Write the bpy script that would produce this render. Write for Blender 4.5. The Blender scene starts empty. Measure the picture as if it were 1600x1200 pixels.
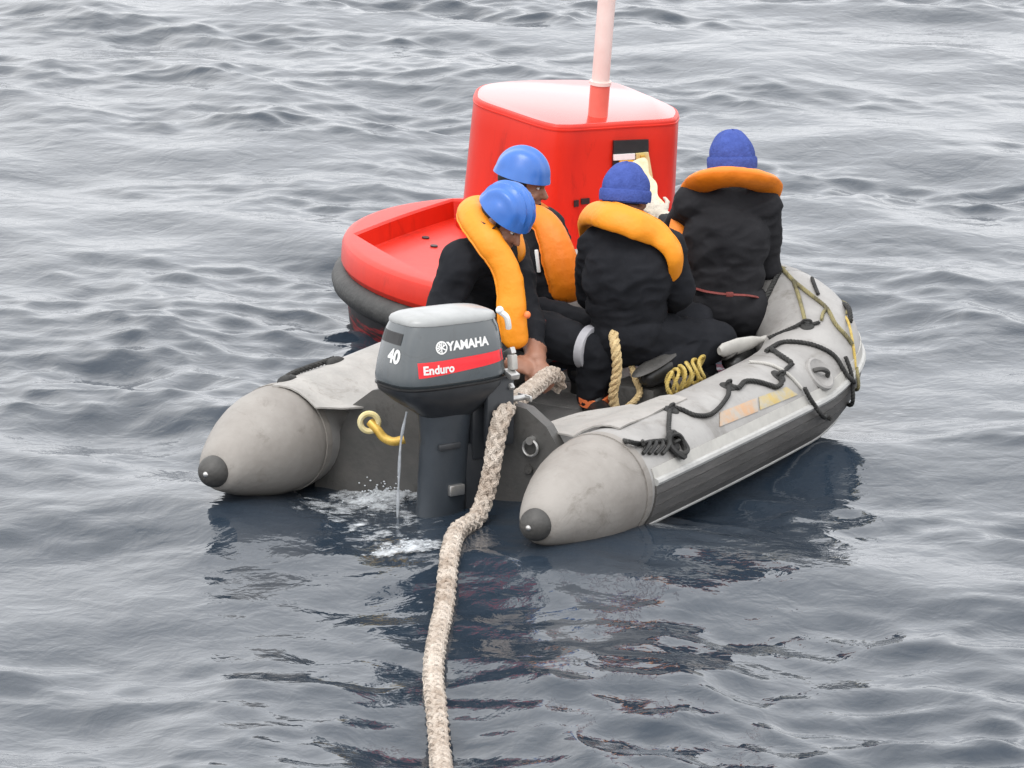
import bpy, bmesh, math, random
import numpy as np
from mathutils import Vector, Matrix, Euler, noise
from mathutils.bvhtree import BVHTree

R = math.radians
random.seed(7)
scene = bpy.context.scene
COL = scene.collection

# ------------------------------------------------------------------ camera
PITCH, DIST, FPX = R(13), 22.0, 355 * 22.0
CAM = Vector((0, -DIST * math.cos(PITCH), DIST * math.sin(PITCH)))
cd = bpy.data.cameras.new('camera'); cam = bpy.data.objects.new('camera', cd); COL.objects.link(cam)
cam.location = CAM; cam.rotation_euler = (R(90) - PITCH, 0, 0)
cd.sensor_width = 36; cd.lens = FPX / 1600 * 36; cd.clip_start = .5; cd.clip_end = 9000
scene.camera = cam
FWD = Vector((0, math.cos(PITCH), -math.sin(PITCH))); UPV = Vector((0, math.sin(PITCH), math.cos(PITCH)))

def at(px, py, Y):                       # a point of the place at world depth Y that stands at that bearing
    d = FWD + Vector(((px - 800) / FPX, 0, 0)) - UPV * ((py - 600) / FPX)
    return CAM + d * ((Y - CAM.y) / d.y)
def atz(px, py, z):
    d = FWD + Vector(((px - 800) / FPX, 0, 0)) - UPV * ((py - 600) / FPX)
    return CAM + d * ((z - CAM.z) / d.z)

# ------------------------------------------------------------------ world: overcast daylight
SUN_EL, SUN_AZ = R(58), R(200)
w = bpy.data.worlds.new('World'); scene.world = w; w.use_nodes = True
nt = w.node_tree; nt.nodes.clear()
def wn(t): return nt.nodes.new(t)
sky = wn('ShaderNodeTexSky'); sky.sky_type = 'NISHITA'; sky.sun_disc = False
sky.sun_elevation = SUN_EL; sky.sun_rotation = SUN_AZ; sky.air_density = 1.5; sky.dust_density = 6; sky.ozone_density = 1
hs = wn('ShaderNodeHueSaturation'); hs.inputs['Saturation'].default_value = .22
tc = wn('ShaderNodeTexCoord'); cl = wn('ShaderNodeTexNoise'); cl.inputs['Scale'].default_value = 2.2; cl.inputs['Detail'].default_value = 5
cr = wn('ShaderNodeValToRGB'); cr.color_ramp.elements[0].position = .3; cr.color_ramp.elements[0].color = (9.2, 9.42, 9.85, 1)
cr.color_ramp.elements[1].position = .7; cr.color_ramp.elements[1].color = (13.0, 12.9, 12.8, 1)
mx = wn('ShaderNodeMix'); mx.data_type = 'RGBA'; mx.inputs[0].default_value = .8
bg = wn('ShaderNodeBackground'); bg.inputs['Strength'].default_value = .15
wo = wn('ShaderNodeOutputWorld')
L_ = nt.links.new
L_(sky.outputs[0], hs.inputs['Color']); L_(tc.outputs['Generated'], cl.inputs['Vector']); L_(cl.outputs['Fac'], cr.inputs[0])
L_(hs.outputs[0], mx.inputs[6]); L_(cr.outputs[0], mx.inputs[7]); L_(mx.outputs[2], bg.inputs['Color']); L_(bg.outputs[0], wo.inputs['Surface'])

sd = bpy.data.lights.new('sun', 'SUN'); sd.energy = 1.0; sd.angle = R(25); sd.color = (1, .97, .93)
so = bpy.data.objects.new('sun', sd); COL.objects.link(so)
sdir = Vector((math.sin(SUN_AZ) * math.cos(SUN_EL), math.cos(SUN_AZ) * math.cos(SUN_EL), math.sin(SUN_EL)))
so.rotation_euler = sdir.to_track_quat('Z', 'Y').to_euler(); so.location = sdir * 40
vs = scene.view_settings; vs.view_transform = 'Standard'; vs.look = 'None'; vs.gamma = 1; vs.use_curve_mapping = False
vs.exposure = .3
scene.cycles.max_bounces = 6
scene.cycles.use_denoising = True

# ------------------------------------------------------------------ materials
MATS = {}
def mat(name, col, rough=.5, col2=None, nscale=8, bump=0, bscale=60, metal=0, spec=.5, coat=0, stretch=(1, 1, 1), lo=.35, hi=.65, detail=6, grime=0, gcol=.45):
    if name in MATS: return MATS[name]
    m = bpy.data.materials.new(name); m.use_nodes = True; n = m.node_tree.nodes; l = m.node_tree.links.new
    b = n['Principled BSDF']; b.inputs['Base Color'].default_value = (*col, 1); b.inputs['Roughness'].default_value = rough
    b.inputs['Metallic'].default_value = metal; b.inputs['Specular IOR Level'].default_value = spec
    b.inputs['Coat Weight'].default_value = coat; b.inputs['Coat Roughness'].default_value = .12
    t = n.new('ShaderNodeTexCoord'); mp = n.new('ShaderNodeMapping'); mp.inputs['Scale'].default_value = stretch
    l(t.outputs['Object'], mp.inputs['Vector'])
    if col2 is not None:
        x = n.new('ShaderNodeTexNoise'); x.inputs['Scale'].default_value = nscale; x.inputs['Detail'].default_value = detail; x.inputs['Roughness'].default_value = .62
        r = n.new('ShaderNodeValToRGB'); r.color_ramp.elements[0].position = lo; r.color_ramp.elements[1].position = hi
        r.color_ramp.elements[0].color = (*col, 1); r.color_ramp.elements[1].color = (*col2, 1)
        l(mp.outputs[0], x.inputs['Vector']); l(x.outputs['Fac'], r.inputs[0]); l(r.outputs[0], b.inputs['Base Color'])
        if grime:                                   # scuffs and stains with shapes of their own
            g1 = n.new('ShaderNodeTexNoise'); g1.inputs['Scale'].default_value = grime; g1.inputs['Detail'].default_value = 12; g1.inputs['Roughness'].default_value = .75; g1.inputs['Distortion'].default_value = 1.2
            g2 = n.new('ShaderNodeMapRange'); g2.inputs[1].default_value = .56; g2.inputs[2].default_value = .70
            gm = n.new('ShaderNodeMix'); gm.data_type = 'RGBA'; gm.blend_type = 'MULTIPLY'; gm.inputs[7].default_value = (gcol, gcol * .96, gcol * .9, 1)
            l(mp.outputs[0], g1.inputs['Vector']); l(g1.outputs['Fac'], g2.inputs[0]); l(g2.outputs[0], gm.inputs[0]); l(r.outputs[0], gm.inputs[6]); l(gm.outputs[2], b.inputs['Base Color'])
    if bump:
        x = n.new('ShaderNodeTexNoise'); x.inputs['Scale'].default_value = bscale; x.inputs['Detail'].default_value = 4
        bu = n.new('ShaderNodeBump'); bu.inputs['Strength'].default_value = bump; bu.inputs['Distance'].default_value = .02
        l(mp.outputs[0], x.inputs['Vector']); l(x.outputs['Fac'], bu.inputs['Height']); l(bu.outputs[0], b.inputs['Normal'])
    MATS[name] = m
    return m

mat('hypalon', (.20, .192, .185), .5, (.32, .312, .302), 3.5, .12, 40, lo=.28, hi=.58, detail=9, grime=3.2, gcol=.62)
mat('cone_fabric', (.19, .172, .155), .6, (.28, .262, .242), 3.2, .12, 40, lo=.28, hi=.6, detail=9, grime=4, gcol=.6)
mat('pale_fabric', (.28, .27, .255), .6, (.36, .345, .325), 6, .2, 50, grime=5, gcol=.6)
mat('dark_rubber', (.035, .034, .032), .55, (.06, .058, .055), 12, .2, 60)
mat('strake_rubber', (.06, .057, .054), .5, (.10, .096, .092), 7, .2, 60, stretch=(1, .3, 1))
mat('strake_edge', (.33, .33, .32), .45, (.42, .42, .41), 14)
mat('transom_paint', (.06, .06, .058), .5, (.088, .084, .08), 6, .1, 50, grime=5, gcol=.5)
mat('floor_board', (.10, .10, .10), .6, (.17, .165, .16), 6, .2, 80)
mat('buoy_red', (.60, .020, .006), .42, (.50, .015, .006), 4, .06, 9, coat=.12, spec=.4, lo=.45, hi=.75, detail=10, stretch=(1.6, 1.6, .5), grime=2.6, gcol=.66)
mat('buoy_red_wet', (.60, .020, .006), .2, (.52, .016, .006), 4, .02, 6, coat=1, spec=.8)
mat('buoy_socket', (.66, .12, .09), .4, (.72, .16, .12), 5)
mat('mast_paint', (.70, .53, .49), .4, (.78, .64, .60), 5)
mat('fender_rubber', (.03, .03, .03), .6, (.06, .06, .058), 9, .2, 50)
mat('antifoul', (.012, .010, .012), .5, (.26, .010, .012), 5, lo=.5, hi=.56, stretch=(.6, .6, 5))
mat('black_plastic', (.012, .012, .013), .4, (.02, .02, .021), 20)
mat('cream_plastic', (.58, .46, .16), .5, (.68, .60, .36), 10)
mat('yellow_plastic', (.75, .42, .03), .5, (.82, .5, .05), 14)
mat('white_paint', (.8, .8, .79), .45, (.72, .72, .71), 14)
mat('cowl_paint', (.050, .061, .068), .25, (.060, .072, .080), 4, coat=1, grime=5, gcol=.75)
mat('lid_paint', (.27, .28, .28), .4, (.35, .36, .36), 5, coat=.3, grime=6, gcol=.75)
mat('engine_dark', (.022, .025, .03), .4, (.035, .038, .043), 8)
mat('leg_paint', (.03, .037, .046), .4, (.042, .050, .06), 6, .05, 30, grime=6, gcol=.5)
mat('decal_red', (.75, .02, .03), .4, (.8, .03, .04), 9)
mat('steel', (.55, .55, .54), .3, (.42, .41, .40), 18, metal=.8)
mat('brass', (.55, .34, .06), .4, (.68, .45, .10), 18, metal=.3)
mat('coverall', (.008, .009, .012), .85, (.016, .017, .021), 5, .25, 14, spec=.18)
mat('coverall_charcoal', (.012, .012, .0145), .85, (.023, .023, .026), 4, .3, 12, spec=.2)
mat('skin', (.24, .11, .068), .5, (.29, .14, .09), 14, .1, 90)
mat('glove_cream', (.62, .56, .46), .8, (.46, .42, .36), 22, .5, 60)
mat('vest_orange', (.72, .175, .003), .55, (.76, .205, .005), 3, .25, 22)
mat('vest_yellow', (.78, .25, .006), .55, (.82, .29, .01), 3, .25, 22)
mat('helmet_blue', (.03, .125, .44), .35, (.038, .15, .50), 8, coat=.2)
mat('beanie_blue', (.045, .072, .26), .9, (.06, .095, .33), 30, .35, 90, spec=.2)
mat('hair', (.012, .009, .008), .6)
mat('eye_white', (.75, .72, .70), .3)
mat('strap_red', (.14, .025, .02), .7, (.2, .04, .035), 30)
mat('strap_cream', (.50, .42, .26), .8, (.60, .54, .40), 25)
mat('boot_black', (.012, .012, .012), .4, (.025, .025, .025), 18)
mat('orange_trim', (.85, .16, .04), .6, (.9, .24, .08), 12)
mat('grey_band', (.33, .33, .36), .6, (.42, .42, .45), 20)
mat('jet_water', (.24, .26, .28), .1, (.40, .42, .45), 30)
mat('rope_beige', (.33, .25, .19), .9, (.68, .60, .52), 9, .9, 160, lo=.28, hi=.6, detail=12)
mat('rope_tan', (.45, .33, .16), .85, (.60, .46, .25), 26, .5, 120)
mat('rope_yellow', (.42, .29, .05), .8, (.56, .44, .16), 26, .3, 120)
mat('rope_black', (.012, .012, .012), .7, (.03, .03, .028), 26, .3, 120)
mat('rope_olive', (.10, .09, .05), .8, (.24, .21, .10), 9, .3, 120, lo=.42, hi=.58)
mat('paddle_grey', (.45, .44, .41), .5, (.36, .35, .33), 12)
mat('faded_orange', (.46, .28, .16), .65, (.36, .33, .29), 13, .1, 50, lo=.38, hi=.62)
mat('faded_yellow', (.44, .33, .12), .65, (.36, .34, .28), 16, .1, 50, lo=.4, hi=.62)

def water_mat():
    m = bpy.data.materials.new('sea_water'); m.use_nodes = True; n = m.node_tree.nodes; l = m.node_tree.links.new
    b = n['Principled BSDF']; b.inputs['Base Color'].default_value = (.019, .029, .043, 1)
    b.inputs['Roughness'].default_value = .05; b.inputs['IOR'].default_value = 1.36
    t = n.new('ShaderNodeTexCoord'); mp = n.new('ShaderNodeMapping'); mp.inputs['Scale'].default_value = (1, .9, 1); mp.inputs['Rotation'].default_value = (0, 0, R(30))
    l(t.outputs['Object'], mp.inputs['Vector'])
    prev = None
    for sc, st, dist in ((5, .30, .03), (13, .28, .010), (34, .15, .003)):
        x = n.new('ShaderNodeTexNoise'); x.inputs['Scale'].default_value = sc; x.inputs['Detail'].default_value = 3; x.inputs['Distortion'].default_value = .6
        bu = n.new('ShaderNodeBump'); bu.inputs['Strength'].default_value = st; bu.inputs['Distance'].default_value = dist
        l(mp.outputs[0], x.inputs['Vector']); l(x.outputs['Fac'], bu.inputs['Height'])
        if prev: l(prev.outputs[0], bu.inputs['Normal'])
        prev = bu
    l(prev.outputs[0], b.inputs['Normal'])
    MATS['sea_water'] = m
water_mat()
def foam_mat():
    m = bpy.data.materials.new('foam'); m.use_nodes = True; n = m.node_tree.nodes; l = m.node_tree.links.new
    b = n['Principled BSDF']; b.inputs['Base Color'].default_value = (.52, .55, .58, 1); b.inputs['Roughness'].default_value = .5
    at_ = n.new('ShaderNodeAttribute'); at_.attribute_name = 'dens'; t = n.new('ShaderNodeTexCoord')
    x = n.new('ShaderNodeTexNoise'); x.inputs['Scale'].default_value = 34; x.inputs['Detail'].default_value = 8; x.inputs['Roughness'].default_value = .7
    mm = n.new('ShaderNodeMath'); mm.operation = 'ADD'; mr = n.new('ShaderNodeMapRange'); mr.inputs[1].default_value = .78; mr.inputs[2].default_value = 1.15
    l(t.outputs['Object'], x.inputs['Vector']); l(x.outputs['Fac'], mm.inputs[0]); l(at_.outputs['Fac'], mm.inputs[1]); l(mm.outputs[0], mr.inputs[0]); l(mr.outputs[0], b.inputs['Alpha'])
    MATS['foam'] = m
foam_mat()

# ------------------------------------------------------------------ mesh helpers
ROOTM = {}
def tag(o, label=None, cat=None, group=None, kind=None):
    if label: o['label'] = label
    if cat: o['category'] = cat
    if group: o['group'] = group
    if kind: o['kind'] = kind
    return o
def thing(name, label, cat, loc=(0, 0, 0), rot=(0, 0, 0), group=None):
    o = bpy.data.objects.new(name, None); COL.objects.link(o); o.empty_display_size = .1
    o.location = loc; o.rotation_euler = rot
    ROOTM[o.name] = Matrix.Translation(Vector(loc)) @ Euler(rot).to_matrix().to_4x4()
    return tag(o, label, cat, group)
def link(name, me, m, parent=None, world=False, smooth=True, sharp=40):
    o = bpy.data.objects.new(name, me); COL.objects.link(o)
    for k in (m if isinstance(m, (list, tuple)) else [m]): 
        if not me.materials.get(k): me.materials.append(MATS[k])
    if parent is not None:
        o.parent = parent
        if world:
            r = parent
            while r.parent is not None: r = r.parent
            me.transform(ROOTM[r.name].inverted())
    if smooth:
        me.polygons.foreach_set('use_smooth', [True] * len(me.polygons))
        if sharp: me.set_sharp_from_angle(angle=R(sharp))
    me.update()
    return o
def obj(name, V, F, m, parent=None, world=False, smooth=True, sharp=40):
    me = bpy.data.meshes.new(name); me.from_pydata([tuple(v) for v in V], [], F)
    bm = bmesh.new(); bm.from_mesh(me); bmesh.ops.recalc_face_normals(bm, faces=bm.faces); bm.to_mesh(me); bm.free()
    return link(name, me, m, parent, world, smooth, sharp)
def catmull(P, n=8, closed=False):
    P = [Vector(p) for p in P]; out = []; N = len(P)
    rng = range(N if closed else N - 1)
    for i in rng:
        if closed: a, b, c, d = P[i - 1], P[i], P[(i + 1) % N], P[(i + 2) % N]
        else: a, b, c, d = P[max(i - 1, 0)], P[i], P[i + 1], P[min(i + 2, N - 1)]
        for k in range(n):
            t = k / n
            out.append(.5 * ((2 * b) + (c - a) * t + (2 * a - 5 * b + 4 * c - d) * t * t + (3 * b - a - 3 * c + d) * t ** 3))
    if not closed: out.append(P[-1].copy())
    return out
def resample(P, step):
    P = [Vector(p) for p in P]; out = [P[0].copy()]; acc = 0.
    for a, b in zip(P, P[1:]):
        L = (b - a).length
        if L < 1e-9: continue
        d = step - acc
        while d <= L:
            out.append(a.lerp(b, d / L)); d += step
        acc = L - (d - step)
    return out
def frames(P, up=(0, 0, 1)):
    T = []
    for i in range(len(P)):
        t = P[min(i + 1, len(P) - 1)] - P[max(i - 1, 0)]
        T.append(t.normalized() if t.length > 1e-9 else Vector((0, 0, 1)))
    u = Vector(up); u = u - T[0] * u.dot(T[0])
    if u.length < 1e-3: u = T[0].orthogonal()
    u.normalize(); fr = []
    for t in T:
        u = u - t * u.dot(t); u.normalize(); fr.append((t, u.copy(), t.cross(u)))
    return fr
def sweep_geo(P, rad, seg=10, flat=1., cap=True, up=(0, 0, 1)):
    P = [Vector(p) for p in P]; V = []; F = []; n = len(P)
    for i, (t, u, s) in enumerate(frames(P, up)):
        r = rad[i] if hasattr(rad, '__len__') else rad
        for k in range(seg):
            a = 2 * math.pi * k / seg
            V.append(P[i] + u * (math.cos(a) * r * flat) + s * (math.sin(a) * r))
    for i in range(n - 1):
        for k in range(seg):
            F.append((i * seg + k, i * seg + (k + 1) % seg, (i + 1) * seg + (k + 1) % seg, (i + 1) * seg + k))
    if cap: F.append(tuple(range(seg))[::-1]); F.append(tuple((n - 1) * seg + k for k in range(seg)))
    return V, F
def merge(*gs):
    V = []; F = []
    for v, f in gs:
        o = len(V); V += list(v); F += [tuple(i + o for i in q) for q in f]
    return V, F
def loft(rings, cap=True):
    V = []; F = []; n = len(rings[0])
    for r in rings: V += [Vector(p) for p in r]
    for i in range(len(rings) - 1):
        for k in range(n): F.append((i * n + k, i * n + (k + 1) % n, (i + 1) * n + (k + 1) % n, (i + 1) * n + k))
    if cap: F.append(tuple(range(n))[::-1]); F.append(tuple((len(rings) - 1) * n + k for k in range(n)))
    return V, F
def box_geo(c, h, M=None, bev=0.01):
    bm = bmesh.new(); bmesh.ops.create_cube(bm, size=2)
    for v in bm.verts: v.co = Vector((v.co.x * h[0], v.co.y * h[1], v.co.z * h[2]))
    if bev: bmesh.ops.bevel(bm, geom=list(bm.edges), offset=min(bev, min(h) * .8), segments=2, affect='EDGES', profile=.5)
    bm.verts.index_update()
    V = [v.co.copy() for v in bm.verts]; F = [tuple(v.index for v in f.verts) for f in bm.faces]; bm.free()
    if M is not None: V = [M @ v for v in V]
    return [v + Vector(c) for v in V], F
def ell_geo(c, r, M=None, nu=20, nv=12, t0=0., t1=math.pi):
    V = []; F = []
    for i in range(nv + 1):
        th = t0 + (t1 - t0) * i / nv
        for k in range(nu):
            a = 2 * math.pi * k / nu
            p = Vector((r[0] * math.sin(th) * math.cos(a), r[1] * math.sin(th) * math.sin(a), r[2] * math.cos(th)))
            V.append((M @ p if M is not None else p) + Vector(c))
    for i in range(nv):
        for k in range(nu): F.append((i * nu + k, (i + 1) * nu + k, (i + 1) * nu + (k + 1) % nu, i * nu + (k + 1) % nu))
    return V, F
def capsule_geo(a, b, ra, rb, seg=14, nn=5):
    a = Vector(a); b = Vector(b); t = (b - a); L = t.length; t = t.normalized() if L > 1e-6 else Vector((0, 0, 1)); P = []; rr = []
    for i in range(nn): 
        q = math.pi / 2 * (i + .15) / nn; P.append(a - t * ra * math.cos(q)); rr.append(ra * math.sin(q))
    for i in range(4): P.append(a.lerp(b, i / 3)); rr.append(ra + (rb - ra) * i / 3)
    for i in range(nn):
        q = math.pi / 2 * (nn - 1 - i + .15) / nn; P.append(b + t * rb * math.cos(q)); rr.append(rb * math.sin(q))
    u = t.orthogonal().normalized(); s = t.cross(u); V = []; F = []
    for p, r in zip(P, rr):
        for k in range(seg):
            an = 2 * math.pi * k / seg; V.append(p + u * math.cos(an) * r + s * math.sin(an) * r)
    n = len(P)
    for i in range(n - 1):
        for k in range(seg): F.append((i * seg + k, i * seg + (k + 1) % seg, (i + 1) * seg + (k + 1) % seg, (i + 1) * seg + k))
    F.append(tuple(range(seg))[::-1]); F.append(tuple((n - 1) * seg + k for k in range(seg)))
    return V, F
def prism_geo(poly, z0, z1, bev=.0, fl=1.):            # poly: plan outline; bevelled top edge, scale fl at the bottom
    c = sum((Vector((p[0], p[1])) for p in poly), Vector((0, 0))) / len(poly); rings = []
    def ring(s, z, off=0):
        out = []
        for p in poly:
            v = Vector((p[0], p[1])) - c; l = v.length
            v = v * s - v.normalized() * off; out.append((c.x + v.x, c.y + v.y, z))
        return out
    rings = [ring(fl, z0)]
    for k in range(1, 6): rings.append(ring(fl + (1 - fl) * k / 6, z0 + (z1 - bev - z0) * k / 6))
    if bev:
        for k in range(4): a = math.pi / 2 * k / 3; rings.append(ring(1, z1 - bev + bev * math.sin(a), bev * (1 - math.cos(a))))
    else: rings.append(ring(1, z1))
    return loft(rings)
def strip_geo(A, B, th, nrm):                            # a thin solid strip between two rails
    V = []; F = []; n = len(A)
    for i in range(n): V += [A[i], B[i], B[i] + nrm[i] * th, A[i] + nrm[i] * th]
    for i in range(n - 1):
        for k in range(4): F.append((i * 4 + k, i * 4 + (k + 1) % 4, (i + 1) * 4 + (k + 1) % 4, (i + 1) * 4 + k))
    F += [(0, 1, 2, 3), tuple((n - 1) * 4 + k for k in (3, 2, 1, 0))]
    return V, F
def twist_geo(P, Rr, strands=3, pitch=.1, seg=6, fill=.52, step=None):
    P = resample(catmull(P, 10), step or pitch / 10); fr = frames(P); gs = []
    for j in range(strands):
        Q = []
        for i, (t, u, s) in enumerate(fr):
            a = 2 * math.pi * (i * (step or pitch / 10) / pitch + j / strands); Q.append(P[i] + (u * math.cos(a) + s * math.sin(a)) * Rr * (1 - fill))
        gs.append(sweep_geo(Q, Rr * fill, seg))
    return merge(*gs)
def plait_geo(P, Rr, pitch=.3, seg=6, step=.012):          # eight-strand plaited hawser, pairs crossing over and under
    P = resample(catmull(P, 12), step); fr = frames(P); gs = [sweep_geo(P, Rr * .6, 8)]
    for hand in (1, -1):
        for j in range(4):
            Q = []
            for i, (t, u, s) in enumerate(fr):
                ph = i * step / pitch; a = 2 * math.pi * (hand * ph + j / 4 + (.02 if hand < 0 else 0))
                rad = Rr * (.68 + .16 * hand * math.cos(2 * math.pi * ph * 4 + j * 0)) * (1 + .09 * noise.noise(P[i] * 9 + Vector((j * 3, hand, 0)))); a += .14 * noise.noise(P[i] * 6 + Vector((0, j * 5, hand)))
                Q.append(P[i] + (u * math.cos(a) + s * math.sin(a)) * rad)
            gs.append(sweep_geo(Q, Rr * .36, seg))
    return merge(*gs)
def remesh(name, geo, voxel, smooth=6, fac=.5, disp=None):
    V, F = geo; me = bpy.data.meshes.new('tmp'); me.from_pydata([tuple(v) for v in V], [], F)
    o = bpy.data.objects.new('tmp', me); COL.objects.link(o)
    r = o.modifiers.new('r', 'REMESH'); r.mode = 'VOXEL'; r.voxel_size = voxel
    s = o.modifiers.new('s', 'SMOOTH'); s.iterations = smooth; s.factor = fac
    if disp:
        for i, (st, sz) in enumerate(disp):
            tx = bpy.data.textures.new('fold', 'CLOUDS'); tx.noise_scale = sz; tx.noise_depth = 2
            d = o.modifiers.new('d%d' % i, 'DISPLACE'); d.texture = tx; d.strength = st; d.mid_level = .5; d.texture_coords = 'LOCAL'
    dg = bpy.context.evaluated_depsgraph_get(); dg.update()
    out = bpy.data.meshes.new_from_object(o.evaluated_get(dg)); out.name = name
    bpy.data.objects.remove(o); bpy.data.meshes.remove(me)
    return out
def text_mesh(s, size, fat=.0):
    c = bpy.data.curves.new('t', 'FONT'); c.body = s; c.size = size; c.offset = fat; c.align_x = 'CENTER'; c.align_y = 'CENTER'; c.resolution_u = 3
    o = bpy.data.objects.new('t', c); COL.objects.link(o); dg = bpy.context.evaluated_depsgraph_get(); dg.update()
    me = bpy.data.meshes.new_from_object(o.evaluated_get(dg)); bpy.data.objects.remove(o)
    V = [v.co.copy() for v in me.vertices]; F = [tuple(p.vertices) for p in me.polygons]; bpy.data.meshes.remove(me)
    return V, F
def subdivide_geo(geo, cuts):
    bm = bmesh.new(); vs_ = [bm.verts.new(v) for v in geo[0]]
    for f in geo[1]:
        try: bm.faces.new([vs_[i] for i in f])
        except ValueError: pass
    bmesh.ops.triangulate(bm, faces=bm.faces)
    bmesh.ops.subdivide_edges(bm, edges=bm.edges, cuts=cuts, use_grid_fill=True); bm.verts.index_update()
    V = [v.co.copy() for v in bm.verts]; F = [tuple(v.index for v in f.verts) for f in bm.faces]; bm.free()
    return V, F

# ------------------------------------------------------------------ the boat's frame
THETA = R(28.5); BO = Vector((-.557, -2.70, 0)); BW, BR = .72, .215
BROT = (0, R(1.5), -THETA)
BM = Matrix.Translation(BO) @ Euler(BROT).to_matrix().to_4x4()
def loc2w(k, l, z): return BM @ Vector((k, l, z))
LS, BB, BN = 2.29, .62, 2.35
def tube_z(y): return .195 + .03 * max(0, (y - 1) / 1.4) ** 2 + .17 * (lambda t: t * t * (3 - 2 * t))(min(1, max(0, (y - 2.15) / .85)))
def bow_path(n=40):
    P = [Vector((-BW, y, tube_z(y))) for y in np.linspace(.55, LS, 12)]
    for i in range(1, n):
        t = math.pi * i / n; c, s = math.cos(t), math.sin(t)
        x = -BW * math.copysign(abs(c) ** (2 / BN), c); y = LS + BB * abs(s) ** (2 / BN); P.append(Vector((x, y, tube_z(y))))
    P += [Vector((BW, y, tube_z(y))) for y in np.linspace(LS, .55, 12)]
    return P
BOWP = bow_path()

# ------------------------------------------------------------------ the sea
def build_water():
    rng = np.random.RandomState(11)
    def axis(lo, hi, d, far):
        a = list(np.arange(lo, hi, d)); s = d; x = lo; left = []
        while x > -far: s *= 1.17; x -= s; left.append(x)
        s = d; x = a[-1]; right = []
        while x < far: s *= 1.17; x += s; right.append(x)
        return np.array(left[::-1] + a + right)
    xs = axis(-3.6, 3.9, .022, 4500); ys = axis(-8.4, 12.6, .03, 4500)
    dx = np.gradient(xs); dy = np.gradient(ys)
    X, Y = np.meshgrid(xs, ys); S = np.maximum(*np.meshgrid(dx, dy))
    X0 = X.astype(np.float32); Y0 = Y.astype(np.float32); ZL, ZS, XL, XS, YL, YS = [np.zeros_like(X0) for _ in range(6)]
    # gusts: patches where the ripples are stronger or weaker
    G = np.zeros_like(X0)
    for i in range(14):
        th = rng.uniform(0, 6.28); l = rng.uniform(1.2, 6); G += np.cos(2 * math.pi / l * (math.cos(th) * X0 * .55 + math.sin(th) * Y0) + rng.uniform(0, 6.28))
    G = np.clip(.85 + .30 * G, .22, 2.0)
    G = G + .45 * np.exp(-((X0 + .15) ** 2 + ((Y0 + 3.6) / 1.3) ** 2) / 1.1)      # the hull and the wash stir up ripples
    N = 170; lam = np.exp(np.linspace(math.log(.13), math.log(5.0), N))
    for i, l in enumerate(lam):
        th = R(218 if rng.rand() < .66 else 268) + rng.normal(0, R(48 if l < .7 else 26))      # two crossing seas running towards the ship
        k = 2 * math.pi / l
        sl = (.0158 if l < .75 else .0132 if l < 1.8 else .0085) * (1 if l > .22 else .8) * rng.uniform(.5, 1.5)
        a = sl / k; kx, ky = k * math.cos(th), k * math.sin(th)
        ph = kx * X0 + ky * Y0 + rng.uniform(0, 6.283)
        fade = np.clip((l / (S * 2.5)) - 1, 0, 1).astype(np.float32)
        q = 1.05; A, B, C_ = (ZS, XS, YS) if l < .75 else (ZL, XL, YL); am = a * fade * (G if l < .75 else 1)
        A += am * np.cos(ph); B -= q * am * math.cos(th) * np.sin(ph); C_ -= q * am * math.sin(th) * np.sin(ph)
    Z = ZL + ZS; DX = XL + XS; DY = YL + YS
    # the boat presses the water down under its floor
    c, s = math.cos(THETA), math.sin(THETA); bx = (X0 - BO.x) * c - (Y0 - BO.y) * s; by = (X0 - BO.x) * s + (Y0 - BO.y) * c
    m = np.clip((BW - np.abs(bx)) / .12, 0, 1) * np.clip((by - .72) / .1, 0, 1) * np.clip((2.85 - by) / .2, 0, 1)
    Z = Z * (1 - m) - .1 * m; DX *= (1 - m); DY *= (1 - m)
    ny, nx = X.shape
    V = np.stack([X + DX, Y + DY, Z], -1).reshape(-1, 3)
    I = np.arange(ny * nx).reshape(ny, nx)
    F = np.stack([I[:-1, :-1], I[:-1, 1:], I[1:, 1:], I[1:, :-1]], -1).reshape(-1, 4)
    me = bpy.data.meshes.new('sea'); me.vertices.add(len(V)); me.vertices.foreach_set('co', V.astype(np.float32).ravel())
    me.loops.add(F.size); me.loops.foreach_set('vertex_index', F.ravel().astype(np.int32)); me.polygons.add(len(F))
    me.polygons.foreach_set('loop_start', np.arange(0, F.size, 4, dtype=np.int32)); me.update(calc_edges=True)
    o = link('sea', me, 'sea_water', smooth=True, sharp=0); tag(o, kind='structure')
    sub = V.reshape(ny, nx, 3)
    def height(x, y):
        i = int(np.argmin(abs(xs - x))); j = int(np.argmin(abs(ys - y))); return float(Z[j, i])
    return height
sea_z = build_water()

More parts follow.
